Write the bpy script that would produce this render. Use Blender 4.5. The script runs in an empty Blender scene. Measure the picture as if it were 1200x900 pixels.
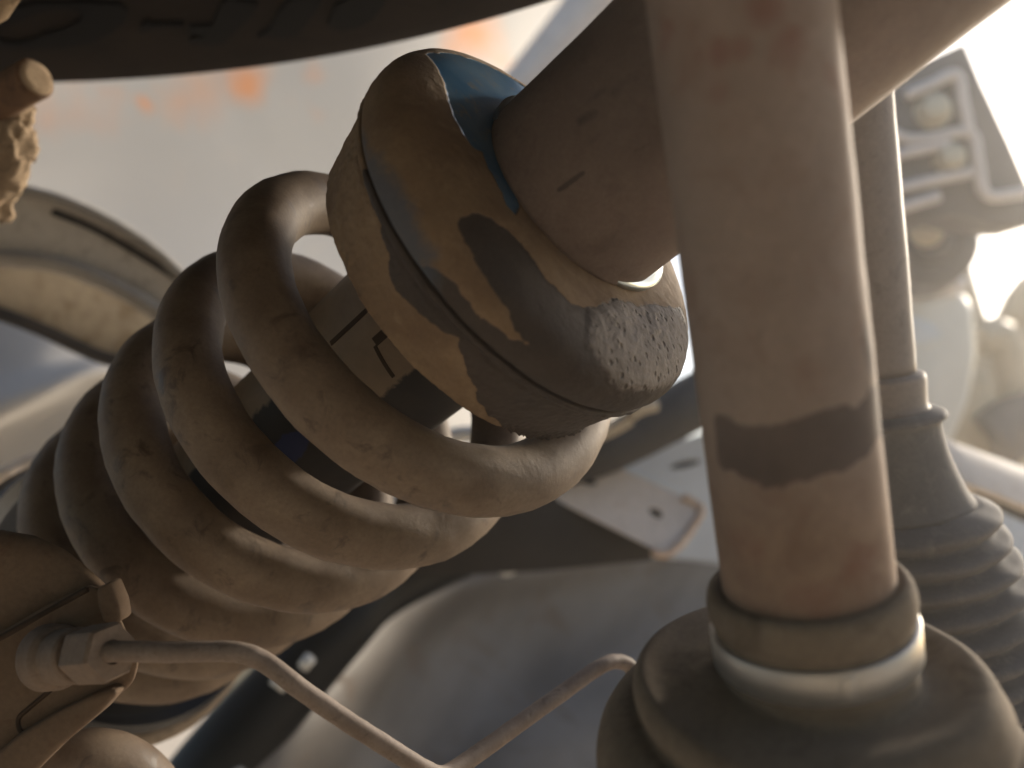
import bpy, bmesh, math, random
import numpy as np
from mathutils import Vector, Matrix, noise
R = math.radians
random.seed(4)
rng = np.random.default_rng(4)
S = bpy.context.scene
COL = S.collection

# ------------------------------------------------------------------ camera
F = 1050.0                                   # focal length in pixels of the 1200 px wide photograph
cam = bpy.data.cameras.new('camera')
cam.sensor_width = 36.0
cam.lens = 36.0 * F / 1200.0
cam.clip_start = 0.005
cam.clip_end = 500
cam.dof.use_dof = True
cam.dof.focus_distance = 0.203
cam.dof.aperture_fstop = 8.5
camo = bpy.data.objects.new('camera', cam)
COL.objects.link(camo)
PITCH = R(12)
camo.location = (0, 0, 0.38)
camo.rotation_euler = (R(90) + PITCH, 0, 0)
S.camera = camo
CM = Matrix.Translation(camo.location) @ camo.rotation_euler.to_matrix().to_4x4()
CMN = np.array(CM)

# ------------------------------------------------------------------ light
SUN_EL, SUN_AZ = R(21), R(47)
w = bpy.data.worlds.new('World')
S.world = w
w.use_nodes = True
nt = w.node_tree
sky = nt.nodes.new('ShaderNodeTexSky')
sky.sky_type = 'NISHITA'
sky.sun_disc = False
sky.sun_elevation = SUN_EL
sky.sun_rotation = SUN_AZ
sky.dust_density = 2.0
nt.links.new(sky.outputs[0], nt.nodes['Background'].inputs[0])
nt.nodes['Background'].inputs[1].default_value = 0.11
sl = bpy.data.lights.new('sun', 'SUN')
sl.energy = 3.2
sl.angle = R(7)
sl.color = (1.0, 0.88, 0.72)
so = bpy.data.objects.new('sun', sl)
COL.objects.link(so)
sd = Vector((math.sin(SUN_AZ) * math.cos(SUN_EL), math.cos(SUN_AZ) * math.cos(SUN_EL), math.sin(SUN_EL)))
so.rotation_euler = sd.to_track_quat('Z', 'Y').to_euler()
S.view_settings.view_transform = 'Standard'
S.view_settings.look = 'None'
S.view_settings.exposure = 1.0
S.view_settings.gamma = 1.0

# ------------------------------------------------------------------ helpers
def P(px, py, z):
    """a point z metres in front of the lens, in camera axes"""
    return np.array([(px - 600.0) / F * z, -(py - 450.0) / F * z, -z])

def to_world(v):
    v = np.asarray(v, float)
    return v @ CMN[:3, :3].T + CMN[:3, 3]

def mesh_obj(name, verts, faces, mat=None, parent=None, smooth=True, attrs=None, cam_space=True):
    v = to_world(verts) if cam_space else np.asarray(verts, float)
    c = v.mean(axis=0)
    base = Vector(parent['origin']) if parent is not None else Vector((0, 0, 0))
    me = bpy.data.meshes.new(name)
    me.from_pydata([tuple(p) for p in (v - c)], [], [tuple(f) for f in faces])
    if attrs:
        for k, a in attrs.items():
            at = me.attributes.new(k, 'FLOAT', 'POINT')
            at.data.foreach_set('value', np.asarray(a, np.float32))
    if smooth:
        me.polygons.foreach_set('use_smooth', [True] * len(me.polygons))
    me.update()
    o = bpy.data.objects.new(name, me)
    if mat:
        me.materials.append(mat)
    COL.objects.link(o)
    o['origin'] = list(c)
    if parent is not None:
        o.parent = parent
        o.location = Vector(c) - base
    else:
        o.location = Vector(c)
    return o

def thing(name, label, cat, at, group=None):
    o = bpy.data.objects.new(name, None)
    o.empty_display_size = 0.02
    COL.objects.link(o)
    p = to_world(at)
    o.location = Vector(p)
    o['origin'] = list(p)
    tag(o, label, cat, group)
    return o

def tag(o, label=None, cat=None, group=None, kind=None):
    if label: o['label'] = label
    if cat: o['category'] = cat
    if group: o['group'] = group
    if kind: o['kind'] = kind
    return o

def catmull(pts, n):
    p = np.asarray(pts, float)
    p = np.vstack([2 * p[0] - p[1], p, 2 * p[-1] - p[-2]])
    out = []
    for i in range(1, len(p) - 2):
        for t in np.linspace(0, 1, n, endpoint=False):
            a, b, c, d = p[i - 1], p[i], p[i + 1], p[i + 2]
            out.append(.5 * ((2 * b) + (c - a) * t + (2 * a - 5 * b + 4 * c - d) * t * t + (3 * b - a - 3 * c + d) * t ** 3))
    out.append(p[-2])
    return np.array(out)

def nz(v, s, seed=0.0, o=2):
    """smooth noise of an array of points"""
    return np.array([noise.fractal(Vector((q[0] * s + seed, q[1] * s - seed, q[2] * s + .7 * seed)), .8, 2.0, o) for q in v])

def sweep(path, rad, nseg=24, cap=True, bump=0.0, bs=200.0, seed=0.0, flat=1.0):
    """tube along path; rad scalar or per-point"""
    path = np.asarray(path, float)
    n = len(path)
    rad = np.broadcast_to(np.asarray(rad, float), (n,))
    T = np.gradient(path, axis=0)
    T /= np.linalg.norm(T, axis=1)[:, None]
    up = np.array([0, 0, 1.0]) if abs(T[0][2]) < .9 else np.array([0, 1.0, 0])
    N = np.cross(T[0], up); N /= np.linalg.norm(N)
    V = []
    for i in range(n):
        N = N - T[i] * (N @ T[i]); N /= np.linalg.norm(N)
        B = np.cross(T[i], N)
        a = np.linspace(0, 2 * np.pi, nseg, endpoint=False)
        V.append(path[i] + rad[i] * (np.cos(a)[:, None] * N + flat * np.sin(a)[:, None] * B))
    ctr = np.repeat(path, nseg, axis=0)
    V = np.vstack(V)
    if bump:
        d = V - ctr
        d /= np.linalg.norm(d, axis=1)[:, None] + 1e-12
        V = V + d * (nz(V, bs, seed) * bump)[:, None]
    Fc = []
    for i in range(n - 1):
        for j in range(nseg):
            k = (j + 1) % nseg
            Fc.append((i * nseg + j, i * nseg + k, (i + 1) * nseg + k, (i + 1) * nseg + j))
    if cap:
        Fc.append(tuple(range(nseg - 1, -1, -1)))
        Fc.append(tuple(range((n - 1) * nseg, n * nseg)))
    return V, Fc

def frame_of(a):
    a = np.asarray(a, float); a = a / np.linalg.norm(a)
    e1 = np.cross([0, 0, 1.0], a)
    if np.linalg.norm(e1) < 1e-4: e1 = np.array([1.0, 0, 0])
    e1 /= np.linalg.norm(e1)
    return a, e1, np.cross(a, e1)

def lathe(C, fr, prof, nseg=96, res=None, closed=False):
    """surface of revolution: prof is (distance along axis, radius). Returns verts, faces, phi, arc length"""
    a, e1, e2 = fr
    pr = np.array(prof, float)
    L = np.concatenate([[0], np.cumsum(np.linalg.norm(np.diff(pr, axis=0), axis=1))])
    if res:
        t = np.unique(np.concatenate([L, np.linspace(0, L[-1], res)]))
    else:
        t = L
    s = np.interp(t, L, pr[:, 0]); r = np.interp(t, L, pr[:, 1])
    ph = np.linspace(0, 2 * np.pi, nseg, endpoint=False)
    n = np.cos(ph)[:, None] * e1 + np.sin(ph)[:, None] * e2
    V = C + s[:, None, None] * a + r[:, None, None] * n[None]
    m = len(t)
    Fc = []
    for i in range(m - 1 if not closed else m):
        i2 = (i + 1) % m
        for j in range(nseg):
            k = (j + 1) % nseg
            Fc.append((i * nseg + j, i * nseg + k, i2 * nseg + k, i2 * nseg + j))
    if not closed:
        if pr[0, 1] > 0: Fc.append(tuple(range(nseg - 1, -1, -1)))
        if pr[-1, 1] > 0: Fc.append(tuple(range((m - 1) * nseg, m * nseg)))
    return V.reshape(-1, 3), Fc, np.tile(ph, m), np.repeat(t, nseg)

def smooth_prof(pts, n=6):
    return catmull(pts, n)

def prism(front, depth, bevel=0.0015, seg=3, holes=(), jitter=0.0, js=120.0):
    """plate: outline (camera-space points) pushed back by vector depth, edges rounded"""
    bm = bmesh.new()
    depth = Vector(depth)
    loops = [front] + list(holes)
    edges = []
    for lp in loops:
        vs = [bm.verts.new(Vector(p)) for p in lp]
        for i in range(len(vs)):
            edges.append(bm.edges.new((vs[i], vs[(i + 1) % len(vs)])))
    if holes:
        bmesh.ops.triangle_fill(bm, use_beauty=True, use_dissolve=False, edges=edges)
    else:
        bm.faces.new(list(bm.verts))
    bm.normal_update()
    r = bmesh.ops.extrude_face_region(bm, geom=bm.faces[:])
    ev = [g for g in r['geom'] if isinstance(g, bmesh.types.BMVert)]
    bmesh.ops.translate(bm, verts=ev, vec=depth)
    bmesh.ops.recalc_face_normals(bm, faces=bm.faces[:])
    if bevel:
        es = [e for e in bm.edges if len(e.link_faces) == 2 and e.calc_face_angle(0) > .5]
        bmesh.ops.bevel(bm, geom=es, offset=bevel, segments=seg, profile=.5, affect='EDGES', clamp_overlap=True)
    bm.verts.index_update()
    V = np.array([v.co[:] for v in bm.verts]); Fc = [[v.index for v in f.verts] for f in bm.faces]
    bm.free()
    if jitter:
        V = V + np.stack([nz(V, js, k * 3.1) for k in range(3)], 1) * jitter
    return V, Fc

def DV(px, py, d):
    v = P(px, py, 1.0)
    return v / np.linalg.norm(v) * d

def join(*parts):
    V = []; Fc = []; b = 0
    for v, f in parts:
        V.append(np.asarray(v)); Fc += [tuple(i + b for i in q) for q in f]; b += len(v)
    return np.vstack(V), Fc

# ------------------------------------------------------------------ materials
def mat_nodes(name):
    m = bpy.data.materials.new(name)
    m.use_nodes = True
    n = m.node_tree
    b = n.nodes['Principled BSDF']
    return m, n, b

def N_(n, typ, **kw):
    d = n.nodes.new(typ)
    for k, v in kw.items():
        if k in d.inputs.keys(): d.inputs[k].default_value = v
        else: setattr(d, k, v)
    return d

def noise_tex(n, co, scale, detail=5, rough=.6, dist=0.0):
    d = N_(n, 'ShaderNodeTexNoise', Scale=scale, Detail=detail, Roughness=rough, Distortion=dist)
    n.links.new(co, d.inputs['Vector'])
    return d.outputs['Fac']

def ramp(n, src, a, b):
    d = N_(n, 'ShaderNodeMapRange')
    d.inputs['From Min'].default_value = a
    d.inputs['From Max'].default_value = b
    n.links.new(src, d.inputs['Value'])
    return d.outputs['Result']

def mix(n, fac, c1, c2):
    d = n.nodes.new('ShaderNodeMix'); d.data_type = 'RGBA'
    for sock, c in ((d.inputs[0], fac), (d.inputs[6], c1), (d.inputs[7], c2)):
        if isinstance(c, (tuple, list)): sock.default_value = (*c, 1) if len(c) == 3 else c
        elif isinstance(c, (int, float)): sock.default_value = c
        else: n.links.new(c, sock)
    return d.outputs[2]

def mathn(n, op, a, b=None):
    d = N_(n, 'ShaderNodeMath', operation=op)
    for i, c in enumerate((a, b)):
        if c is None: continue
        if isinstance(c, (int, float)): d.inputs[i].default_value = c
        else: n.links.new(c, d.inputs[i])
    return d.outputs[0]

def attr(n, name):
    d = N_(n, 'ShaderNodeAttribute', attribute_name=name)
    return d.outputs['Fac']

def bump(n, b, h, strength=.3, dist=.0004, prev=None):
    d = N_(n, 'ShaderNodeBump', Strength=strength, Distance=dist)
    n.links.new(h, d.inputs['Height'])
    if prev is not None: n.links.new(prev, d.inputs['Normal'])
    n.links.new(d.outputs[0], b.inputs['Normal'])
    return d.outputs[0]

def dusty(name, c_lo, c_hi, c_spot, scale=60, spot=(.58, .7), rough=.85, spec=.3, bs=.3, fine=900, metal=0.0, rough2=None, dist=.0003):
    """soiled surface: two tones of dust, blotches of the bare material, fine grain"""
    m, n, b = mat_nodes(name)
    co = N_(n, 'ShaderNodeTexCoord').outputs['Object']
    big = noise_tex(n, co, scale, 6, .62, .3)
    med = noise_tex(n, co, scale * 2.7, 7, .65, .6)
    fin = noise_tex(n, co, fine, 3, .6)
    c = mix(n, ramp(n, big, .35, .65), c_lo, c_hi)
    sp = ramp(n, med, *spot)
    c = mix(n, sp, c, c_spot)
    g = ramp(n, fin, .3, .75)
    c2 = mix(n, mathn(n, 'MULTIPLY', g, .35), c, tuple(x * .55 for x in c_lo))
    n.links.new(c2, b.inputs['Base Color'])
    b.inputs['Metallic'].default_value = metal
    b.inputs['Specular IOR Level'].default_value = spec
    if rough2 is None: rough2 = rough
    rr = N_(n, 'ShaderNodeMapRange'); n.links.new(sp, rr.inputs['Value'])
    rr.inputs['To Min'].default_value = rough; rr.inputs['To Max'].default_value = rough2
    n.links.new(rr.outputs[0], b.inputs['Roughness'])
    h = mathn(n, 'ADD', mathn(n, 'MULTIPLY', med, .8), mathn(n, 'MULTIPLY', fin, .35))
    bump(n, b, h, bs, dist)
    return m

def plain(name, c, rough=.5, metal=0.0, spec=.5, var=.25, scale=80, coat=0.0):
    m, n, b = mat_nodes(name)
    co = N_(n, 'ShaderNodeTexCoord').outputs['Object']
    f = noise_tex(n, co, scale, 6, .6, .3)
    cc = mix(n, ramp(n, f, .3, .7), tuple(x * (1 - var) for x in c), tuple(min(1, x * (1 + var)) for x in c))
    n.links.new(cc, b.inputs['Base Color'])
    b.inputs['Roughness'].default_value = rough
    b.inputs['Metallic'].default_value = metal
    b.inputs['Specular IOR Level'].default_value = spec
    b.inputs['Coat Weight'].default_value = coat
    bump(n, b, f, .15, .0004)
    return m

M = {}
M['spring'] = dusty('spring_dust', (.125, .085, .055), (.215, .160, .112), (.080, .054, .036), 50, (.56, .68), .66, .4, .5, 1100, rough2=.5)
M['shaft'] = dusty('shaft_dust', (.25, .185, .15), (.30, .225, .18), (.22, .135, .10), 55, (.6, .72), .7, .4, .18, 1200)
M['tube'] = dusty('tube_dust', (.145, .112, .098), (.19, .15, .133), (.10, .076, .066), 38, (.6, .7), .72, .35, .15, 1200)
M['body'] = dusty('damper_dust', (.20, .155, .11), (.27, .21, .15), (.11, .08, .06), 60, (.58, .7), .8, .3, .25)
M['black_rubber'] = plain('black_rubber', (.012, .012, .013), .42, 0, .5)
M['tyre'] = dusty('tyre_rubber', (.018, .013, .0105), (.026, .019, .015), (.013, .0105, .009), 14, (.5, .7), .95, .08, .15, 500)
M['tyre_black'] = plain('letter_rubber', (.006, .006, .007), .9, 0, .08, .2, 30)
M['boot'] = dusty('boot_rubber', (.155, .125, .095), (.215, .175, .135), (.11, .088, .066), 40, (.52, .7), .92, .12, .22, 900)
M['boot_dark'] = dusty('collar_rubber', (.10, .083, .068), (.145, .12, .098), (.07, .058, .05), 50, (.52, .7), .62, .4, .15, 900)
M['bellows'] = dusty('bellows_rubber', (.088, .083, .087), (.12, .114, .116), (.165, .152, .148), 60, (.55, .75), .8, .25, .15, 900)
M['rod'] = dusty('rod_dust', (.17, .142, .128), (.215, .182, .165), (.13, .108, .098), 60, (.55, .7), .65, .4, .15, 900)
M['steel'] = plain('clamp_steel', (.47, .455, .435), .42, .75, .5, .12, 120)
M['chrome'] = plain('bright_ring', (.50, .56, .58), .3, 1.0, .5, .05)
M['cast'] = dusty('rusty_casting', (.125, .084, .056), (.175, .122, .082), (.11, .062, .040), 45, (.58, .72), .88, .2, .35, 900)
M['fitting'] = dusty('fitting_dust', (.17, .122, .09), (.22, .165, .125), (.11, .078, .055), 90, (.55, .7), .75, .3, .25, 1200)
M['pipe'] = dusty('pipe_dust', (.165, .122, .095), (.24, .19, .155), (.12, .09, .07), 130, (.57, .68), .7, .35, .3, 1500)
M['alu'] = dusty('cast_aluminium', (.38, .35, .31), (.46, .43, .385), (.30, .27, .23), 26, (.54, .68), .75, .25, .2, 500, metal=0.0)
M['alu_lit_web'] = dusty('cast_aluminium_lit', (.68, .635, .565), (.78, .735, .66), (.42, .38, .32), 26, (.56, .70), .8, .25, .2, 500)  # paler copy of the aluminium: light on the web put into its colour
M['alu_mud'] = dusty('muddy_flange', (.42, .355, .27), (.50, .43, .33), (.26, .20, .13), 18, (.5, .7), .9, .2, .3, 300)
M['mud'] = dusty('dried_mud', (.25, .185, .125), (.34, .26, .18), (.13, .09, .058), 90, (.55, .7), .95, .15, .6, 700, dist=.0008)
M['rust'] = dusty('rusty_stud', (.12, .07, .04), (.17, .10, .055), (.07, .04, .025), 70, (.5, .7), .85, .25, .3)
M['panel'] = plain('grey_floor_pan', (.17, .155, .145), .45, .2, .5, .15, 9)
def pan_material():
    m, n, b = mat_nodes('grey_floor_pan')
    co = N_(n, 'ShaderNodeTexCoord').outputs['Object']
    f = noise_tex(n, co, 9, 6, .6, .3); g = noise_tex(n, co, 26, 7, .65, .8)
    c = mix(n, ramp(n, f, .3, .7), (.13, .115, .102), (.19, .17, .152))
    mp = N_(n, 'ShaderNodeMapping'); n.links.new(co, mp.inputs['Vector']); mp.vector_type = 'TEXTURE'; mp.inputs['Rotation'].default_value = (0, R(-42), 0); mp.inputs['Scale'].default_value = (.45, .2, .055)
    st = noise_tex(n, mp.outputs[0], 1.0, 4, .55, .4)
    c = mix(n, ramp(n, st, .46, .74), c, (.24, .222, .205))
    c = mix(n, ramp(n, st, .46, .26), c, (.085, .074, .066))
    p = ramp(n, g, .56, .66)
    c = mix(n, mathn(n, 'MULTIPLY', p, .5), c, (.15, .11, .08))
    n.links.new(c, b.inputs['Base Color'])
    n.links.new(mathn(n, 'ADD', .58, mathn(n, 'MULTIPLY', p, .25)), b.inputs['Roughness'])
    b.inputs['Specular IOR Level'].default_value = .3
    bump(n, b, f, .15, .0006)
    return m
M['panel'] = pan_material()
M['panel_lip'] = plain('floor_pan_lip', (.30, .31, .32), .42, .3, .5, .1, 10)  # paler than the pan: the lip highlight is put into its colour
M['bracket'] = dusty('bracket_steel', (.70, .59, .49), (.78, .67, .57), (.55, .38, .26), 16, (.55, .75), .6, .4, .1, 300)
M['rust_tan'] = dusty('rusty_edge', (.58, .43, .32), (.68, .54, .42), (.42, .26, .17), 60, (.5, .65), .85, .2, .3, 500)
M['bracket_shade'] = plain('bracket_shaded_steel', (.03, .026, .023), .7, 0, .3, .3, 20)  # dark copy of the bracket steel, shade put into its colour
M['blackpipe'] = plain('black_gloss', (.010, .010, .010), .5, 0, .25, .2, 20)
M['slit'] = plain('dark_slit', (.055, .038, .027), .9, 0, .1)
M['hose'] = plain('dark_hose', (.035, .03, .027), .6, 0, .4, .3, 30)
M['eng_black'] = plain('black_plastic', (.11, .098, .10), .5, 0, .5, .25, 12)
M['eng_rib'] = plain('grey_plastic', (.60, .55, .53), .45, 0, .5, .2, 12)
M['casing'] = plain('pale_casing', (.62, .62, .60), .4, .2, .5, .12, 12)
M['bolt'] = plain('dusty_bolt', (.50, .44, .34), .45, .4, .5, .2, 60)
M['tan_part'] = plain('tan_casting', (.45, .38, .28), .6, .1, .4, .2, 15)
M['blue_plate'] = plain('pale_blue_plate', (.56, .62, .70), .4, .1, .5, .12, 10)

# soiled blue cup with flaking mud
def cup_material(name, has_blue):
    m, n, b = mat_nodes(name)
    co = N_(n, 'ShaderNodeTexCoord').outputs['Object']
    big = noise_tex(n, co, 45, 6, .62, .3)
    med = noise_tex(n, co, 160, 7, .65, .5)
    fin = noise_tex(n, co, 1300, 3, .6)
    tan = mix(n, ramp(n, big, .36, .64), (.15, .098, .058), (.23, .160, .096))
    tan = mix(n, mathn(n, 'MULTIPLY', ramp(n, med, .55, .72), .5), tan, (.30, .22, .14))
    tan = mix(n, mathn(n, 'MULTIPLY', ramp(n, fin, .35, .75), .3), tan, (.09, .06, .038))
    wig = mathn(n, 'MULTIPLY', mathn(n, 'SUBTRACT', noise_tex(n, co, 500, 4, .6, .4), .5), .8)
    def msk(nm, soft=.1):
        return ramp(n, mathn(n, 'ADD', attr(n, nm), wig), .5 - soft, .5 + soft)
    dk = msk('dark', .06)
    darkc = mix(n, ramp(n, big, .35, .65), (.030, .022, .018), (.046, .034, .027))
    darkc = mix(n, mathn(n, 'MULTIPLY', ramp(n, fin, .4, .8), .3), darkc, (.07, .054, .045))
    c = mix(n, dk, tan, darkc)
    rough = mathn(n, 'SUBTRACT', .86, mathn(n, 'MULTIPLY', dk, .16))
    h = mathn(n, 'ADD', mathn(n, 'MULTIPLY', med, .5), mathn(n, 'MULTIPLY', fin, .3))
    h = mathn(n, 'SUBTRACT', h, mathn(n, 'MULTIPLY', dk, .5))
    if has_blue:
        sl_ = mathn(n, 'MULTIPLY', msk('slate', .35), .75)
        c = mix(n, sl_, c, (.065, .085, .115))
        gr = msk('grit', .2)
        pits = N_(n, 'ShaderNodeTexVoronoi', Scale=430.0); n.links.new(co, pits.inputs['Vector'])
        pit = ramp(n, mathn(n, 'ADD', pits.outputs['Distance'], mathn(n, 'MULTIPLY', med, .35)), .50, .30)
        gc = mix(n, ramp(n, med, .35, .65), (.10, .085, .075), (.165, .142, .126))
        gc = mix(n, mathn(n, 'MULTIPLY', pit, .95), gc, (.06, .045, .036))
        c = mix(n, gr, c, gc)
        h = mathn(n, 'ADD', h, mathn(n, 'MULTIPLY', gr, mathn(n, 'SUBTRACT', mathn(n, 'MULTIPLY', fin, .35), mathn(n, 'MULTIPLY', pit, 1.8))))
        bl = msk('blue', .05)
        bc = mix(n, ramp(n, big, .3, .7), (.010, .065, .15), (.02, .11, .21))
        bc = mix(n, mathn(n, 'MULTIPLY', ramp(n, noise_tex(n, co, 210, 6, .7, .5), .56, .66), .75), bc, (.17, .13, .09))
        bc = mix(n, mathn(n, 'MULTIPLY', ramp(n, big, .45, .6), .35), bc, (.16, .20, .24))
        c = mix(n, bl, c, bc)
        rough = mathn(n, 'SUBTRACT', rough, mathn(n, 'MULTIPLY', bl, .54))
        h = mathn(n, 'MULTIPLY', h, mathn(n, 'SUBTRACT', 1.0, mathn(n, 'MULTIPLY', bl, .85)))
        h = mathn(n, 'SUBTRACT', h, mathn(n, 'MULTIPLY', bl, .9))
    n.links.new(c, b.inputs['Base Color'])
    n.links.new(rough, b.inputs['Roughness'])
    b.inputs['Specular IOR Level'].default_value = .4
    if has_blue:
        n.links.new(mathn(n, 'MULTIPLY', bl, .6), b.inputs['Coat Weight'])
        b.inputs['Coat Roughness'].default_value = .16
    bump(n, b, h, .55, .0006)
    return m
M['cup'] = cup_material('cup_mud_on_blue', True)
M['seat'] = cup_material('seat_mud', False)

# ------------------------------------------------------------------ ground and sky-side setting
def ground():
    m, n, b = mat_nodes('dry_ground')
    co = N_(n, 'ShaderNodeTexCoord').outputs['Object']
    f = noise_tex(n, co, 3, 8, .65)
    n.links.new(mix(n, ramp(n, f, .3, .7), (.46, .38, .295), (.56, .475, .375)), b.inputs['Base Color'])
    b.inputs['Roughness'].default_value = .95
    bump(n, b, f, .4, .02)
    g = 2.65
    o = mesh_obj('ground', [(-g, -g, 0), (g, -g, 0), (g, g, 0), (-g, g, 0)], [(0, 1, 2, 3)], m, None, False, cam_space=False)
    tag(o, kind='structure')
ground()

def unseen_light_blocker():  # unseen dark slab added to keep light off the camera side
    m, n, b = mat_nodes('blocker_paint')
    co = N_(n, 'ShaderNodeTexCoord').outputs['Object']
    f = noise_tex(n, co, 6, 8, .65)
    n.links.new(mix(n, ramp(n, f, .3, .7), (.05, .042, .035), (.10, .085, .07)), b.inputs['Base Color'])
    b.inputs['Roughness'].default_value = .8
    x0, x1, y0, y1, z0, z1 = -1.7, .55, -2.6, -.36, .60, .66
    v = [(x0, y0, z0), (x1, y0, z0), (x1, y1, z0), (x0, y1, z0), (x0, y0, z1), (x1, y0, z1), (x1, y1, z1), (x0, y1, z1)]
    f = [(3, 2, 1, 0), (4, 5, 6, 7), (0, 1, 5, 4), (1, 2, 6, 5), (2, 3, 7, 6), (3, 0, 4, 7)]
    tag(mesh_obj('unseen_light_blocker', v, f, m, None, False, cam_space=False), kind='structure')
unseen_light_blocker()

def grid_sheet(ctrl, nu, nv):
    """smooth sheet through a grid of camera-space control points"""
    ctrl = np.asarray(ctrl, float)
    rows = np.array([catmull(r, nu) for r in ctrl])
    cols = np.array([catmull(rows[:, j], nv) for j in range(rows.shape[1])])   # [j][i]
    V = cols.transpose(1, 0, 2)
    a, b_, _ = V.shape
    Fc = [(i * b_ + j, i * b_ + j + 1, (i + 1) * b_ + j + 1, (i + 1) * b_ + j) for i in range(a - 1) for j in range(b_ - 1)]
    return V.reshape(-1, 3), Fc

def wall_panel():
    """pale painted inner body panel with rust blooms, curved towards the open side"""
    m, n, b = mat_nodes('pale_painted_panel')
    co = N_(n, 'ShaderNodeTexCoord').outputs['Object']
    big = noise_tex(n, co, 3.2, 5, .55, .4)
    med = noise_tex(n, co, 14, 5, .6, .5)
    c = mix(n, ramp(n, big, .35, .65), (.40, .385, .365), (.48, .465, .445))
    c = mix(n, mathn(n, 'MULTIPLY', ramp(n, med, .55, .75), .35), c, (.60, .50, .40))
    rust = attr(n, 'rust')
    rs = ramp(n, mathn(n, 'ADD', rust, mathn(n, 'MULTIPLY', mathn(n, 'SUBTRACT', med, .5), .9)), .2, .95)
    c = mix(n, rs, c, (.78, .27, .05))
    n.links.new(c, b.inputs['Base Color'])
    b.inputs['Roughness'].default_value = .5
    ys = (-260, 40, 240, 400, 500, 620)
    xs = (-420, -120, 120, 330, 500, 640, 760)
    zs = (.50, .60, .72, .86, 1.02, 1.24, 1.55)
    ctrl = [[P(x, y, z * (1 - .0002 * max(0, y - 240)) ) for x, z in zip(xs, zs)] for y in ys]
    V, Fc = grid_sheet(ctrl, 14, 14)
    spots = [((285, 98), 26, .9), ((165, 122), 12, .85), ((128, 108), 14, .5), ((100, 140), 30, .38), ((300, 112), 14, .6), ((215, 118), 22, .35), ((372, 140), 16, .45), ((365, 88), 18, .4), ((548, 40), 34, 1.0), ((590, 70), 16, .55), ((120, 130), 60, .32), ((230, 120), 55, .30), ((330, 130), 50, .28), ((60, 150), 45, .3), ((530, 50), 16, .9)]
    q = np.stack([600 + F * V[:, 0] / -V[:, 2], 450 - F * V[:, 1] / -V[:, 2]], 1)
    rust = np.zeros(len(V))
    for (cx, cy), r, k in spots:
        d = np.hypot(q[:, 0] - cx, q[:, 1] - cy) / r
        rust = np.maximum(rust, k * np.exp(-d ** 2))
    o = mesh_obj('body_panel', V, Fc, m, None, True, {'rust': rust})
    md = o.modifiers.new('thickness', 'SOLIDIFY'); md.thickness = .0015; md.offset = -1
    tag(o, 'pale painted body panel with orange rust blooms behind the coil spring', 'body panel')
wall_panel()

def liner():
    m, n, b = mat_nodes('grey_liner')
    co = N_(n, 'ShaderNodeTexCoord').outputs['Object']
    f = noise_tex(n, co, 8, 5, .6, .3)
    n.links.new(mix(n, ramp(n, f, .3, .7), (.36, .35, .34), (.46, .45, .44)), b.inputs['Base Color'])
    b.inputs['Roughness'].default_value = .45
    rows = [((-220, 330, .57), (-80, 345, .57), (30, 372, .58), (110, 402, .60), (190, 420, .64)),
            ((-220, 480, .53), (-80, 452, .545), (30, 430, .565), (110, 420, .60), (190, 425, .64)),
            ((-220, 560, .52), (-80, 520, .53), (30, 470, .55), (110, 436, .58), (190, 432, .63)),
            ((-220, 590, .56), (-80, 548, .57), (30, 496, .58), (110, 462, .60), (190, 450, .64)),
            ((-220, 680, .58), (-80, 640, .59), (30, 590, .60), (110, 560, .62), (190, 540, .66))]
    V, Fc = grid_sheet([[P(*q) for q in r] for r in rows], 10, 10)
    o = mesh_obj('arch_liner', V, Fc, m)
    md = o.modifiers.new('thickness', 'SOLIDIFY'); md.thickness = .002; md.offset = -1
    tag(o, 'grey wheel arch liner with a soft diagonal ridge, below the control arm', 'arch liner')
    V, Fc = sweep(catmull([P(570, 150, .98), P(640, 72, .98), P(700, 0, .98), P(740, -50, .98)], 6), np.linspace(.022, .035, 19), 20)
    tag(mesh_obj('grey_strut', V, Fc, M['eng_rib']), 'blurred grey diagonal strut behind the top of the cup', 'strut')
liner()

# ------------------------------------------------------------------ the strut axis (spring and shock absorber share it)
SC = np.array([-.05007095, -.00592731, -.25])
SA = np.array([.6792163, .4939879, .5428086])
SE1 = np.array([-.58819, .80873, 0.0]); SE1 = SE1 - SA * (SE1 @ SA); SE1 /= np.linalg.norm(SE1)
SE2 = -np.cross(SA, SE1)
MC = np.array([-.05173705, -.00723815, -.25])
MA = np.array([.6815569, .5104273, .5243512])
ME1 = np.array([-.5994434, .8004172, 0.0])
ME2 = np.array([-.4196997, -.3143188, .8515021])
MF = (MA, ME1, ME2)

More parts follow.
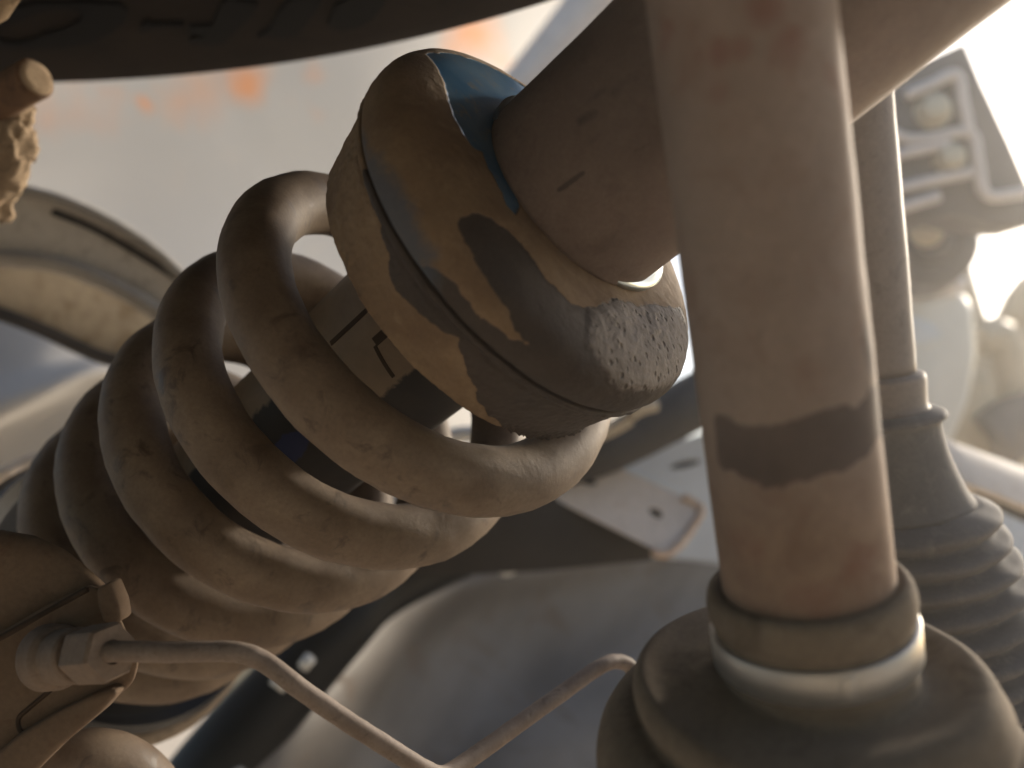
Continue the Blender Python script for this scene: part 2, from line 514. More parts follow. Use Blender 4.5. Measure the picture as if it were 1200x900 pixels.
def coil_spring():
    u = np.linspace(.22, 5.75, 560)
    s = -(.0322628 * (u - 2) - .000691081 * (u - 2) ** 2)
    ang = 2 * np.pi * u - .1173952
    Rr = .04463914 * (1 + .05670075 * s / .1)
    path = SC + s[:, None] * SA + (Rr * np.cos(ang))[:, None] * SE1 + (Rr * np.sin(ang))[:, None] * SE2
    rad = np.full(len(u), .0082187)
    V, Fc = sweep(path, rad, 48, True, .00028, 120, 2.0)
    dd = V - np.repeat(path, 48, axis=0)
    V = V + dd / .0082 * (np.clip(nz(V, 330, 4, 4), 0, 1) * .00022)[:, None]
    o = mesh_obj('coil_spring', V, Fc, M['spring'])
    tag(o, 'thick dusty brown coil spring wound around the shock absorber', 'coil spring')
    for uu, aa in ((2.815, 1.0), (2.80, 1.0), (1.665, 1.0)):  # pale flecks added for bright background gaps between the coils
        i = int(np.argmin(np.abs(u - uu)))
        out = path[i] - (SC + s[i] * SA); out /= np.linalg.norm(out)
        p = path[i] + (out * .35 - SA * .93) * .0083 * aa
        V, Fc = sweep([p - SA * .0007, p - SA * .0003, p + SA * .0005, p + SA * .0009], [.0002, .0009, .0008, .0002], 8, True, .0004, 900)
        mesh_obj('gap_fleck', V, Fc, M['casing'], o)
    return o
coil_spring()

def poly_mask(ph, t, poly, soft, jag=None):
    """signed soft mask of a polygon in unrolled (angle*radius, arc length) millimetres"""
    rr = 44.0
    X = ph * rr; Y = t * 1000
    px = np.array([p[0] * rr for p in poly]); py = np.array([p[1] for p in poly])
    inside = np.zeros(len(X), bool); dist = np.full(len(X), 1e9)
    k = len(poly)
    for i in range(k):
        x1, y1, x2, y2 = px[i], py[i], px[(i + 1) % k], py[(i + 1) % k]
        c = ((y1 > Y) != (y2 > Y))
        with np.errstate(divide='ignore', invalid='ignore'):
            xi = (x2 - x1) * (Y - y1) / (y2 - y1 + 1e-12) + x1
        inside ^= c & (X < xi)
        dx, dy = x2 - x1, y2 - y1
        tt = np.clip(((X - x1) * dx + (Y - y1) * dy) / (dx * dx + dy * dy + 1e-12), 0, 1)
        dist = np.minimum(dist, np.hypot(X - x1 - tt * dx, Y - y1 - tt * dy))
    sdist = np.where(inside, dist, -dist)
    if jag is not None: sdist = sdist + jag
    return np.clip(.5 + sdist / (2 * soft), 0, 1)

CUP = [(.0815, .0440), (.0818, .0462), (.0822, .0472), (.0845, .0476), (.0875, .0474), (.0900, .0462), (.0920, .0440), (.0936, .0400), (.0945, .0340), (.0950, .0270), (.0952, .0235)]
RING = [(.0622, .036), (.0622, .0415), (.0630, .0428), (.0660, .0434), (.0720, .0448), (.0775, .0457), (.0786, .0456), (.0792, .0466), (.0802, .0473), (.0810, .0472), (.0813, .0462), (.0814, .044)]
BLUE = [(-.64, 20.2), (-.3, 19), (.205, 14.5), (.323, 19.7), (.415, 21.95), (.545, 23.7), (.668, 24.3), (.772, 25.8), (.877, 27.1), (.977, 28.9), (.97, 31), (1.13, 31.3), (1.244, 31.6), (1.357, 31.6), (1.45, 30), (1.536, 30.9), (1.46, 34.6), (1.1, 37), (.4, 38), (-.64, 38)]
SLATE = [(.75, -2), (.838, 3.3), (.973, 5.2), (1.086, 7), (1.191, 8.9), (1.305, 8.5), (1.388, 8.1), (1.466, 7.4), (1.523, 7.1), (1.6, 3.5), (1.6, -2)]
DARK = [(1.479, 15), (1.466, 17.1), (1.47, 20), (1.51, 22.8), (1.614, 24.8), (1.724, 25.5), (1.859, 24.2), (1.998, 24.1), (2.164, 23.25), (2.243, 24.2), (2.308, 26), (2.531, 31.15), (2.788, 32.1), (3.098, 30.1), (3.4, 26), (3.6, 20), (3.6, -3), (1.45, -3), (1.49, 3.3), (1.553, 5.8), (1.636, 7), (1.702, 6.7), (1.75, 7.4), (1.798, 6.5), (1.828, 7.3), (1.889, 8), (1.959, 7.4), (2.033, 9.3), (1.963, 9.6), (1.898, 10.3), (1.859, 11.2), (1.78, 11.2), (1.676, 12.5), (1.584, 13.6)]
GRIT = [(2.286, 24.7), (2.531, 31.1), (2.788, 32.1), (3.098, 30.1), (3.4, 26), (3.55, 20), (3.5, 14), (3.268, 12.6), (3.028, 11.5), (2.827, 11.5), (2.583, 10.9), (2.404, 13), (2.291, 16.9)]
RDARK = [(1.0, 25.5), (1.06, 24.1), (1.248, 22.7), (1.379, 20.4), (1.475, 17.6), (1.593, 18.2), (1.662, 19.3), (1.754, 20.4), (1.833, 21.8), (1.907, 19.3), (2.007, 16.6), (2.164, 11.6), (2.326, 8), (2.465, 6.6), (2.75, 5.5), (3.2, 4), (3.7, 4), (3.7, 30), (1.0, 30)]

def wrap(ph):
    return np.where(ph > 5.2, ph - 2 * np.pi, ph)

def shock_absorber():
    t = thing('shock_absorber', 'dusty shock absorber with muddy blue top cup and thick tube, inside the coil spring', 'shock absorber', MC)
    # --- lower spring seat ring
    V, Fc, ph, ar = lathe(MC, MF, RING, 760, 90)
    ph = wrap(ph)
    jag = nz(V, 130, 7, 3) * 1.3 + nz(V, 600, 3, 3) * .3
    dark = poly_mask(ph, ar, RDARK, .6, jag)
    ctr = MC + ((V - MC) @ MA)[:, None] * MA
    d = V - ctr; d /= np.linalg.norm(d, axis=1)[:, None]
    edge = np.exp(-((ar - .007) / .0035) ** 2)
    rough = nz(V, 220, 3) * .0002 + nz(V, 700, 9) * .00016 + np.clip(nz(V, 90, 4), -.6, .1) * .0006 * np.exp(-((ar - .006) / .004) ** 2)
    V = V + d * (rough + (dark > .5) * .0002 + np.where((dark > .5), np.abs(nz(V, 520, 5, 4)) * .0014, 0) * edge)[:, None]
    mesh_obj('spring_seat', V, Fc, M['seat'], t, True, {'dark': dark})
    # --- cup
    V, Fc, ph, ar = lathe(MC, MF, smooth_prof(CUP, 5), 860, 190)
    ph = wrap(ph)
    jag = nz(V, 130, 7, 3) * 1.1 + nz(V, 600, 3, 3) * .3
    A = {'blue': poly_mask(ph, ar, BLUE, .35, jag * .6), 'slate': poly_mask(ph, ar, SLATE, 2.5, jag * 1.5), 'dark': poly_mask(ph, ar, DARK, .6, jag), 'grit': poly_mask(ph, ar, GRIT, 1.6, jag)}
    me_ = np.stack([nz(V, 60, 1), nz(V, 300, 6), nz(V, 900, 2)], 1)
    a_, n_ = MA, V - (MC + ((V - MC) @ MA)[:, None] * MA)
    n_ /= np.linalg.norm(n_, axis=1)[:, None]
    out = n_ * .8 + a_ * np.clip((ar - .015) / .01, 0, 1)[:, None]
    hgt = me_[:, 0] * .0004 + me_[:, 1] * .00012
    mudh = .0004 * (1 - A['blue']) - .00022 * A['dark'] * (1 - A['grit'])
    grit = A['grit'] * (.0004 + me_[:, 1] * .00016 + me_[:, 2] * .00010)
    V = V + out * (hgt * (1 - A['blue']) + mudh + grit)[:, None]
    cup = mesh_obj('top_cup', V, Fc, M['cup'], t, True, A)
    # --- bright collar showing on both sides of the tube
    far = -np.array([0, 0, -1.0]); far = -(far - MA * (far @ MA)); far /= np.linalg.norm(far)
    cc = MC + MA * .0952 + far * .0044
    V, Fc, _, _ = lathe(cc, MF, [(0.0, .0225), (.0008, .0266), (.0022, .0268), (.0028, .0258), (.0026, .0225)], 120)
    mesh_obj('collar_ring', V, Fc, M['chrome'], t)
    # --- upper tube
    m = M['tube']
    V, Fc, ph, ar = lathe(MC, MF, [(.0951, .0232), (.0954, .0240), (.0962, .02436), (.105, .02434), (.25, .0239), (.2505, .0236)], 320, 330)
    m, n, b = mat_nodes('tube_surface')
    co = N_(n, 'ShaderNodeTexCoord').outputs['Object']
    big = noise_tex(n, co, 36, 6, .62, .3); med = noise_tex(n, co, 140, 7, .65, .6); fin = noise_tex(n, co, 1300, 3, .6)
    c = mix(n, ramp(n, big, .35, .65), (.140, .105, .088), (.20, .155, .132))
    c = mix(n, mathn(n, 'MULTIPLY', ramp(n, med, .55, .70), .5), c, (.105, .076, .062))
    c = mix(n, mathn(n, 'MULTIPLY', ramp(n, fin, .35, .75), .28), c, (.075, .056, .047))
    sc = ramp(n, mathn(n, 'ADD', attr(n, 'scrape'), mathn(n, 'MULTIPLY', mathn(n, 'SUBTRACT', med, .5), .9)), .35, .7)
    c = mix(n, mathn(n, 'MULTIPLY', sc, .75), c, (.055, .047, .046))
    n.links.new(c, b.inputs['Base Color']); b.inputs['Roughness'].default_value = .78; b.inputs['Specular IOR Level'].default_value = .3
    bump(n, b, mathn(n, 'SUBTRACT', mathn(n, 'ADD', med, mathn(n, 'MULTIPLY', fin, .4)), mathn(n, 'MULTIPLY', sc, .6)), .3, .0004)
    pw = wrap(ph); sw = ar * 1000
    scr = np.zeros(len(V))
    for (p1, s1, p2, s2, w_, k) in ((1.588, 9.5, 1.612, 15.5, .55, 1.0), (1.60, 15, 1.60, 21, .35, .6), (1.28, 21, 1.31, 24, 1.6, .62), (1.29, 29, 1.31, 34, 2.2, .5), (1.47, 20, 1.47, 23, 1.2, .5), (1.2, 24, 1.22, 28, 1.6, .5), (1.9, 14, 1.92, 15, .4, .5), (1.75, 26, 1.78, 29, .3, .6)):
        x1, x2 = p1 * 24.2, p2 * 24.2
        X, Y = pw * 24.2, sw
        tt = np.clip(((X - x1) * (x2 - x1) + (Y - s1) * (s2 - s1)) / ((x2 - x1) ** 2 + (s2 - s1) ** 2), 0, 1)
        dd = np.hypot(X - x1 - tt * (x2 - x1), Y - s1 - tt * (s2 - s1))
        scr = np.maximum(scr, k * np.exp(-(dd / w_) ** 2))
    V = V + n_len(V) * (nz(V, 45, 4) * .00022 + nz(V, 500, 4, 3) * .00003)[:, None]
    tube = mesh_obj('upper_tube', V, Fc, m, t, True, {'scrape': scr})
    # shallow scrape on the tube
    # --- damper body seen between the coils
    V, Fc, ph, ar = lathe(MC, MF, [(-.135, .0222), (.0165, .0222), (.017, .0224), (.0622, .0226)], 120, 120)
    mb, n, b = mat_nodes('damper_paint')
    co = N_(n, 'ShaderNodeTexCoord').outputs['Object']
    f = noise_tex(n, co, 90, 6, .6, .4)
    g = noise_tex(n, co, 260, 6, .6, .4)
    tan = mix(n, ramp(n, f, .35, .65), (.20, .15, .10), (.27, .20, .135))
    blk = mix(n, ramp(n, f, .42, .6), (.012, .011, .012), (.022, .017, .015))
    mk = ramp(n, mathn(n, 'ADD', attr(n, 'black'), mathn(n, 'MULTIPLY', mathn(n, 'SUBTRACT', g, .5), .7)), .42, .58)
    c = mix(n, mk, tan, blk)
    mk2 = ramp(n, mathn(n, 'ADD', attr(n, 'bluepaint'), mathn(n, 'MULTIPLY', mathn(n, 'SUBTRACT', g, .5), .7)), .45, .55)
    c = mix(n, mk2, c, (.012, .022, .085))
    n.links.new(c, b.inputs['Base Color']); b.inputs['Roughness'].default_value = .6
    bump(n, b, g, .3, .0004)
    phd = wrap(ph); s = (V - MC) @ MA
    # unrolled position: the black bare paint is on the underside, dust lies on the upper left
    blackm = np.clip(.5 + (phd - (1.98 + .25 * np.clip((.03 - s) / .03, 0, 2))) / .25, 0, 1)
    blackm = np.maximum(blackm, np.clip((.0165 - s) / .002, 0, 1) * np.clip(.5 + (phd - 1.15) / .3, 0, 1) * .9)
    bluem = np.exp(-((s - .001) / .009) ** 2 - ((phd - 1.76) / .16) ** 2) * 1.3
    mesh_obj('damper_body', V, Fc, mb, t, True, {'black': blackm, 'bluepaint': bluem})
    # slits and a clip on the damper body
    def strip(ph0, s0, s1, wdt, ph1=None):
        ph1 = ph0 if ph1 is None else ph1
        k = 12; v = []
        for i in range(k):
            q = i / (k - 1); pa = ph0 + (ph1 - ph0) * q; ss = s0 + (s1 - s0) * q
            for e in (-1, 1):
                pa2 = pa + (e * wdt / .0226 if abs(ph1 - ph0) < .2 else 0); s2 = ss + (e * wdt if abs(ph1 - ph0) >= .2 else 0)
                for rr in (.0221, .02272):
                    v.append(MC + s2 * MA + rr * (np.cos(pa2) * ME1 + np.sin(pa2) * ME2))
        f = []
        for i in range(k - 1):
            o = i * 4
            f += [(o + 1, o + 3, o + 7, o + 5), (o, o + 1, o + 5, o + 4), (o + 3, o + 2, o + 6, o + 7)]
        f += [(0, 2, 3, 1), (4 * k - 4, 4 * k - 3, 4 * k - 1, 4 * k - 2)]
        return v, f
    v, f = strip(1.178, .0325, .062, .0006); mesh_obj('seam_strip', v, f, M['slit'], t, False)
    v, f = strip(1.53, .0440, .0420, .0005, 1.90); mesh_obj('clip', v, f, M['slit'], t, False)
    v, f = strip(1.50, .0445, .0490, .0011); mesh_obj('clip', v, f, M['slit'], t, False)
    # --- lower seat: black pan with a dusty rolled rim
    V, Fc, _, _ = lathe(MC, MF, [(-.1335, .022), (-.1335, .044), (-.131, .0500), (-.123, .0515), (-.1185, .0500), (-.122, .046), (-.124, .030), (-.124, .0222)], 120, 60)
    ls = mesh_obj('lower_seat', V, Fc, M['black_rubber'], t)
    a = np.linspace(0, 2 * np.pi, 140, endpoint=False)
    pth = MC - .131 * MA + .0515 * (np.cos(a)[:, None] * ME1 + np.sin(a)[:, None] * ME2)
    V, Fc = sweep(np.vstack([pth, pth[:1]]), .0030, 14, False, .0002, 150)
    mesh_obj('seat_rim', V, Fc, M['body'], ls)
    V, Fc, _, _ = lathe(MC, MF, [(-.185, .030), (-.134, .036), (-.1336, .030)], 96, 20)
    mesh_obj('lower_housing', V, Fc, M['blackpipe'], t)

def n_len(V):
    d = V - (MC + ((V - MC) @ MA)[:, None] * MA)
    return d / np.linalg.norm(d, axis=1)[:, None]
shock_absorber()

# ------------------------------------------------------------------ drive shaft with boot, close to the lens
def drive_shaft():
    a0 = P(866, 0, .134); a1 = P(948, 700, .152)
    ax = a1 - a0; L = np.linalg.norm(ax); fr = frame_of(ax); a = fr[0]
    t = thing('drive_shaft', 'dusty brown drive shaft with dark wet band and clamped rubber boot', 'drive shaft', a1)
    r0, r1 = .01368, .01415
    V, Fc, ph, ar = lathe(a0, fr, [(-.06, r0), (0, r0), (L + .006, r1)], 128, 160)
    m, n, b = mat_nodes('shaft_surface')
    co = N_(n, 'ShaderNodeTexCoord').outputs['Object']
    big = noise_tex(n, co, 50, 6, .6, .3); med = noise_tex(n, co, 130, 7, .6, .5); fin = noise_tex(n, co, 1400, 3, .6)
    c = mix(n, ramp(n, big, .35, .65), (.205, .158, .132), (.265, .21, .18))
    c = mix(n, mathn(n, 'MULTIPLY', ramp(n, med, .50, .70), .6), c, (.185, .115, .085))
    c = mix(n, mathn(n, 'MULTIPLY', attr(n, 'low'), .68), c, mix(n, ramp(n, med, .4, .6), (.235, .155, .105), (.17, .105, .07)))
    stk = noise_tex(n, co, 420, 5, .7, .2)
    c = mix(n, mathn(n, 'MULTIPLY', ramp(n, stk, .60, .72), .3), c, (.34, .27, .22))
    mp = N_(n, 'ShaderNodeMapping'); n.links.new(co, mp.inputs['Vector']); mp.inputs['Scale'].default_value = (900, 900, 60)
    scn = noise_tex(n, mp.outputs[0], 1.0, 4, .6, .6)
    c = mix(n, mathn(n, 'MULTIPLY', ramp(n, scn, .64, .74), .35), c, (.36, .29, .24))
    c = mix(n, mathn(n, 'MULTIPLY', ramp(n, scn, .36, .28), .3), c, (.11, .08, .066))
    c = mix(n, mathn(n, 'MULTIPLY', ramp(n, fin, .35, .75), .22), c, (.12, .09, .07))
    wg = mathn(n, 'MULTIPLY', mathn(n, 'SUBTRACT', med, .5), .6)
    c = mix(n, mathn(n, 'MULTIPLY', ramp(n, mathn(n, 'ADD', attr(n, 'wet'), wg), .4, .62), .85), c, mix(n, ramp(n, big, .35, .65), (.050, .038, .036), (.085, .066, .062)))
    c = mix(n, mathn(n, 'MULTIPLY', ramp(n, mathn(n, 'ADD', attr(n, 'redrust'), wg), .3, .75), .6), c, (.17, .07, .05))
    n.links.new(c, b.inputs['Base Color']); b.inputs['Roughness'].default_value = .8
    b.inputs['Specular IOR Level'].default_value = .25
    bump(n, b, mathn(n, 'ADD', med, mathn(n, 'MULTIPLY', fin, .4)), .15, .0004)
    s = (V - a0) @ a
    n1, n2 = fr[1], fr[2]
    # angle measured from the side that faces the lens
    cdir = -(a0 + a1) / 2; cdir = cdir - a * (cdir @ a); cdir /= np.linalg.norm(cdir); xd = np.cross(a, cdir)
    if xd[0] < 0: xd = -xd
    d = V - (a0 + s[:, None] * a); ang = np.arctan2(d @ xd, d @ cdir)
    lo = np.interp(ang, [-1, -.4, 0, .5, .9], [.0605, .0618, .0622, .0618, .0606])
    hi = np.interp(ang, [-1, -.5, -.1, .4, .9], [.0690, .0716, .0714, .0700, .0688])
    wob = nz(V, 150, 3, 3) * .0015 + nz(V, 700, 5, 3) * .0003
    lo = lo + wob; hi = hi + wob * 1.4
    wet = np.clip(.5 + np.minimum(s - lo, hi - s) / .0028, 0, 1) * np.clip((ang + 1.05) / .25, 0, 1)
    wet = np.maximum(wet, .75 * np.exp(-((s - .0545) / .007) ** 2 - ((ang - 1.15) / .22) ** 2))
    wet = np.maximum(wet, .55 * np.exp(-((s - .060) / .006) ** 2 - ((ang - 1.1) / .2) ** 2))
    red = np.zeros(len(V))
    for (pa, ps, w_, k) in ((.25, .004, .004, .8), (.45, .009, .0035, .75), (-.25, .0085, .003, .8), (-.05, .0085, .003, .7), (.35, .010, .004, .6), (-.3, .0135, .003, .6), (.95, .014, .003, .55), (-.9, .004, .003, .6), (.6, .085, .006, .5), (-.6, .082, .006, .5), (0., .09, .007, .5)):
        red = np.maximum(red, k * np.exp(-(((ang - pa) * .0138) / w_) ** 2 - ((s - ps) / w_) ** 2))
    V = V + d / np.linalg.norm(d, axis=1)[:, None] * (nz(V, 70, 8) * .00010 + nz(V, 380, 2, 4) * .00003)[:, None]
    mesh_obj('shaft', V, Fc, m, t, True, {'wet': wet, 'redrust': red, 'low': np.clip((s - .066) / .016, 0, 1)})
    # boot: collar, clamp, convolutions
    bt = smooth_prof([(.0006, .0142), (.0002, .0155), (.0010, .0166), (.0030, .0171), (.0052, .0170), (.0066, .0165), (.0072, .0163), (.0146, .0163), (.0168, .0163), (.0176, .0176), (.0174, .0206), (.0168, .0238), (.0168, .0266), (.0178, .0290), (.0197, .0308), (.0220, .0314), (.0240, .0308), (.0251, .0300), (.0258, .0305), (.0262, .0330), (.0284, .0358), (.0330, .0376), (.0390, .0374), (.046, .035)], 5)
    off = -.0035
    V, Fc, _, _ = lathe(a1 + a * off, fr, bt, 144)
    # the joint is bent: everything below the neck leans over to the right
    piv = a1 + a * .0125
    sb = (V - piv) @ a
    kk = np.clip((sb + .001) / .004, 0, 1); kk = kk * kk * (3 - 2 * kk)
    d0 = V - piv
    a_, zc = -R(9) * kk, cdir
    Vr = d0 * np.cos(a_)[:, None] + np.cross(zc, d0) * np.sin(a_)[:, None] + zc * ((d0 @ zc) * (1 - np.cos(a_)))[:, None]
    V = piv + Vr
    V = V + np.stack([nz(V, 60, 2), nz(V, 60, 5), nz(V, 60, 7)], 1) * .00018
    bo = mesh_obj('boot', V, Fc, M['boot'], t)
    c0 = a1 + a * (off + .0079)
    V, Fc, _, _ = lathe(c0, fr, [(0, .0164), (0, .01705), (.0002, .0172), (.0056, .0172), (.0058, .01705), (.0058, .0164)], 160)
    cl = mesh_obj('hose_clamp', V, Fc, M['steel'], t)
    # the flat ear of the clamp at the right
    e = fr[1] * 0
    pa = .25
    nn = np.cos(pa) * cdir + np.sin(pa) * xd; tt_ = -np.sin(pa) * cdir + np.cos(pa) * xd
    base = c0 + nn * .0174
    pts = [base + a * .0008 - tt_ * .0012, base + a * .0008 + tt_ * .0012, base + a * .0052 + tt_ * .0012, base + a * .0052 - tt_ * .0012]
    v, f = prism(pts, nn * -.0009, .0003, 2)
    mesh_obj('clamp_ear', v, f, M['steel'], cl)
drive_shaft()

# ------------------------------------------------------------------ tie rod with bellows at the right
def tie_rod():
    a0 = P(999, 130, .262); a1 = P(1062, 830, .285)
    fr = frame_of(a1 - a0); a = fr[0]; L = np.linalg.norm(a1 - a0)
    def at(py): return (py - 130) / 700.0 * L
    t = thing('tie_rod', 'grey dusty steering tie rod with ribbed bellows, behind the drive shaft', 'tie rod', a1)
    z = .27
    k = z / F
    V, Fc, _, _ = lathe(a0, fr, [(-.06, 44 * k), (at(300), 45 * k), (at(425), 44 * k)], 64, 40)
    V = V + np.stack([nz(V, 120, 2)] * 3, 1) * .00006
    mesh_obj('rod', V, Fc, M['rod'], t)
    pr = smooth_prof([(at(424), 44 * k), (at(426), 51 * k), (at(432), 54 * k), (at(458), 53 * k), (at(466), 56 * k)], 4)
    V, Fc, _, _ = lathe(a0, fr, pr, 72); mesh_obj('lock_collar', V, Fc, M['rod'], t)
    pts = [(at(466), 56 * k), (at(470), 70 * k), (at(476), 73 * k), (at(484), 66 * k), (at(520), 72 * k), (at(560), 86 * k), (at(578), 96 * k)]
    rr = 104; y = 580
    ribs = []
    for i in range(11):
        rv = 104 + i * 8; ro = 122 + i * 8.5
        ro = min(ro, 168); rv = min(rv, 155)
        ribs += [(at(y), rv * k), (at(y + 7), (ro - 4) * k), (at(y + 13), ro * k), (at(y + 19), (ro - 4) * k)]
        y += 26
    ribs.append((at(y), 130 * k))
    V, Fc, _, _ = lathe(a0, fr, smooth_prof(pts, 4), 96)
    mesh_obj('bellows_neck', V, Fc, M['bellows'], t)
    V, Fc, _, _ = lathe(a0, fr, smooth_prof([pts[-1]] + ribs, 4), 120)
    V = V + np.stack([nz(V, 50, 3), nz(V, 50, 4), nz(V, 50, 6)], 1) * .0006
    mesh_obj('bellows', V, Fc, M['bellows'], t)
tie_rod()

# ------------------------------------------------------------------ tyre overhead, top left
def tyre():
    zt = .40
    Rt = .42
    th = R(2)
    nrm = np.array([0, -math.cos(th), math.sin(th)])   # sidewall looks down and at the lens
    v = np.array([0, math.sin(th), math.cos(th)])
    edge = P(0, 106, zt)
    Ct = edge + v * Rt
    e1 = np.array([1.0, 0, 0])
    # axis frame: a points out of the visible sidewall
    fr = (nrm, e1, np.cross(nrm, e1))
    t = thing('tyre', 'black rubber tyre with dark raised sidewall letters, at the top', 'tyre', Ct)
    pr = smooth_prof([(-.20, Rt - .02), (-.20, Rt - .005), (-.12, Rt + .002), (-.06, Rt), (-.02, Rt), (-.008, Rt - .001), (-.002, Rt - .005), (0, Rt - .012), (0, Rt - .04), (0, Rt - .1), (0, Rt - .15), (-.02, Rt - .165), (-.2, Rt - .165), (-.2, Rt - .02)], 6)
    V, Fc, _, _ = lathe(Ct, fr, pr, 240)
    mesh_obj('sidewall', V, Fc, M['tyre'], t)
    return t, Ct, fr, Rt, e1
TY = tyre()

def sidewall_letters():
    """raised letters that follow the sidewall"""
    t, Ct, fr, Rt, e1 = TY
    nrm, x, y = fr
    # where the ray of a pixel meets the plane just under the sidewall
    def hit(px, py, h):
        d = P(px, py, 1.0)
        pl = Ct + nrm * h
        k = (pl @ nrm) / (d @ nrm)
        return d * k
    def letter(poly, holes=()):
        f0 = [hit(px, py, .0018) for px, py in poly]
        hs = [[hit(px, py, .0018) for px, py in h] for h in holes]
        v, f = prism(f0, nrm * -.004, .0, 1, hs)
        mesh_obj('letter', v, f, M['tyre_black'], t, False)
    letter([(-30, 40), (0, 14), (40, 6), (100, 5), (140, 6), (150, 14), (146, 26), (130, 40), (104, 52), (70, 57), (20, 58), (-30, 56)],
           [[(2, 50), (-6, 40), (24, 24), (50, 14), (80, 11), (97, 16), (94, 26), (76, 36), (52, 42), (40, 48), (20, 52)]])
    letter([(221, 39), (222, 33), (248, 31), (260, 4), (270, 1), (302, 6), (296, 18), (278, 36), (262, 52), (245, 54), (222, 53), (223, 47), (240, 44)])
    letter([(164, 40), (166, 30), (176, 26), (174, 30), (215, 29), (215, 32), (178, 34), (172, 38)])
    letter([(302, 44), (316, 36), (326, 16), (338, 2), (380, -6), (372, 12), (356, 32), (348, 43), (326, 46)])
    letter([(384, 32), (392, 10), (440, -14), (452, 4), (436, 24), (420, 33), (400, 37)])
sidewall_letters()

# ------------------------------------------------------------------ threaded stud with dried mud, left edge
def mud_stud():
    t = thing('stud_bolt', 'rusty stud end caked with crumbly dried mud, at the left edge', 'bolt', P(0, 120, .30))
    p0 = P(43, 91, .276); p1 = P(-62, 152, .298)
    a = p0 - p1; fr = frame_of(a)
    V, Fc, _, _ = lathe(p1, fr, [(0, .0062), (np.linalg.norm(a) - .0008, .0062), (np.linalg.norm(a), .0055)], 48, 24)
    V = V + np.stack([nz(V, 200, 2)] * 3, 1) * .0002
    mesh_obj('shank', V, Fc, M['rust'], t)
    V, Fc, _, _ = lathe(p0, fr, [(-.0002, .0056), (.0004, .0052), (.0005, .003), (.0005, .0003)], 40)
    mesh_obj('stud_face', V, Fc, M['mud'], t)
    # crust of mud below it
    path = catmull([P(36, 118, .290), P(14, 140, .292), P(8, 165, .292), P(2, 195, .294), P(-14, 250, .30)], 14)
    rad = np.interp(np.linspace(0, 1, len(path)), [0, .12, .4, .62, 1], [.001, .0050, .0078, .0088, .0060])
    V, Fc = sweep(path, rad, 44, True)
    V = V + np.stack([nz(V, 160, k, 4) for k in (1, 4, 8)], 1) * .0018 + np.stack([nz(V, 520, k, 3) for k in (2, 5, 9)], 1) * .0007
    mesh_obj('mud_crust', V, Fc, M['mud'], t)
    p = catmull([P(-30, 60, .25), P(-14, 24, .25), P(2, -6, .25), P(14, -30, .25)], 8)
mud_stud()

def corner_bolt():
    V, Fc = sweep([P(-24, 18, .25), P(-6, 8, .25), P(8, -14, .25)], .0042, 24, True, .0002, 200)
    tag(mesh_obj('tan_rod', V, Fc, M['mud']), 'tan rod tip in the upper left corner, in front of the tyre', 'rod')
corner_bolt()

# ------------------------------------------------------------------ aluminium control arm, left
def control_arm():
    z = .40
    t = thing('control_arm', 'grey cast aluminium control arm with grooved web, left of the spring', 'control arm', P(100, 280, z))
    def row(pts, dz=0.0): return [P(x, y, z + dz + (x - 100) * .00008) for x, y in pts]
    top = [(-60, 205), (0, 210), (30, 216), (70, 226), (112, 243), (150, 264), (185, 289), (215, 317), (260, 362)]
    low = [(230, 400), (190, 370), (150, 345), (110, 325), (60, 309), (0, 303), (-60, 302)]
    web = row(top) + row(low)
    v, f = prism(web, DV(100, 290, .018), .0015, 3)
    mesh_obj('web', v, f, M['alu_lit_web'], t)
    V, Fc = sweep(catmull(row([(x, y + 9) for x, y in top], -.001), 8), .0026, 20)
    mesh_obj('flange', V, Fc, M['alu'], t)
    V, Fc = sweep(catmull(row(low, -.0045), 8), .0040, 20)
    mesh_obj('flange', V, Fc, M['alu'], t)
    V, Fc = sweep(catmull(row([(62, 248), (110, 268), (160, 296), (208, 326)], -.0002), 8), .0016, 12)
    mesh_obj('groove', V, Fc, M['hose'], t)
    # muddy lower flange, further back
    pts = [(-60, 300), (40, 306), (110, 322), (190, 372), (185, 432), (128, 422), (90, 406), (50, 388), (0, 370), (-60, 352)]
    v, f = prism([P(x, y, .44 + (x) * .0001) for x, y in pts], (0, .004, -.02), .004, 4, jitter=.0012, js=40)
    mesh_obj('lower_flange', v, f, M['alu_mud'], t)
    V, Fc = sweep(catmull([P(-60, 352, .436), P(0, 368, .438), (P(50, 387, .44)), P(90, 406, .445), P(128, 421, .448), P(185, 430, .455)], 8), .0035, 16)
    mesh_obj('shaded_edge', V, Fc, M['hose'], t)  # edge coloured dark for the shadow along the muddy flange
    for (x, y, r) in ((30, 245, 9), (28, 272, 11)):
        V, Fc, _, _ = lathe(P(x, y, z + .0005), frame_of([0, 0, 1.0]), [(-.002, r * z / F), (.0012, r * z / F * .9), (.0014, .0002)], 24)
        mesh_obj('casting_mark', V, Fc, M['hose'], t)
control_arm()

def thin_pipe():
    V, Fc = sweep(catmull([P(-40, 572, .40), P(0, 558, .40), P(24, 546, .405), P(50, 537, .41), P(90, 528, .42)], 8), .0031, 18)
    tag(mesh_obj('thin_pipe', V, Fc, M['bracket']), 'thin cream pipe entering from the left edge above the caliper', 'pipe')
    V, Fc = sweep(catmull([P(-40, 600, .41), P(0, 580, .41), P(24, 562, .415), P(60, 545, .42)], 8), .0040, 18)
    tag(mesh_obj('dark_pipe', V, Fc, M['hose']), 'dark pipe under the thin cream pipe at the left edge', 'pipe')
thin_pipe()

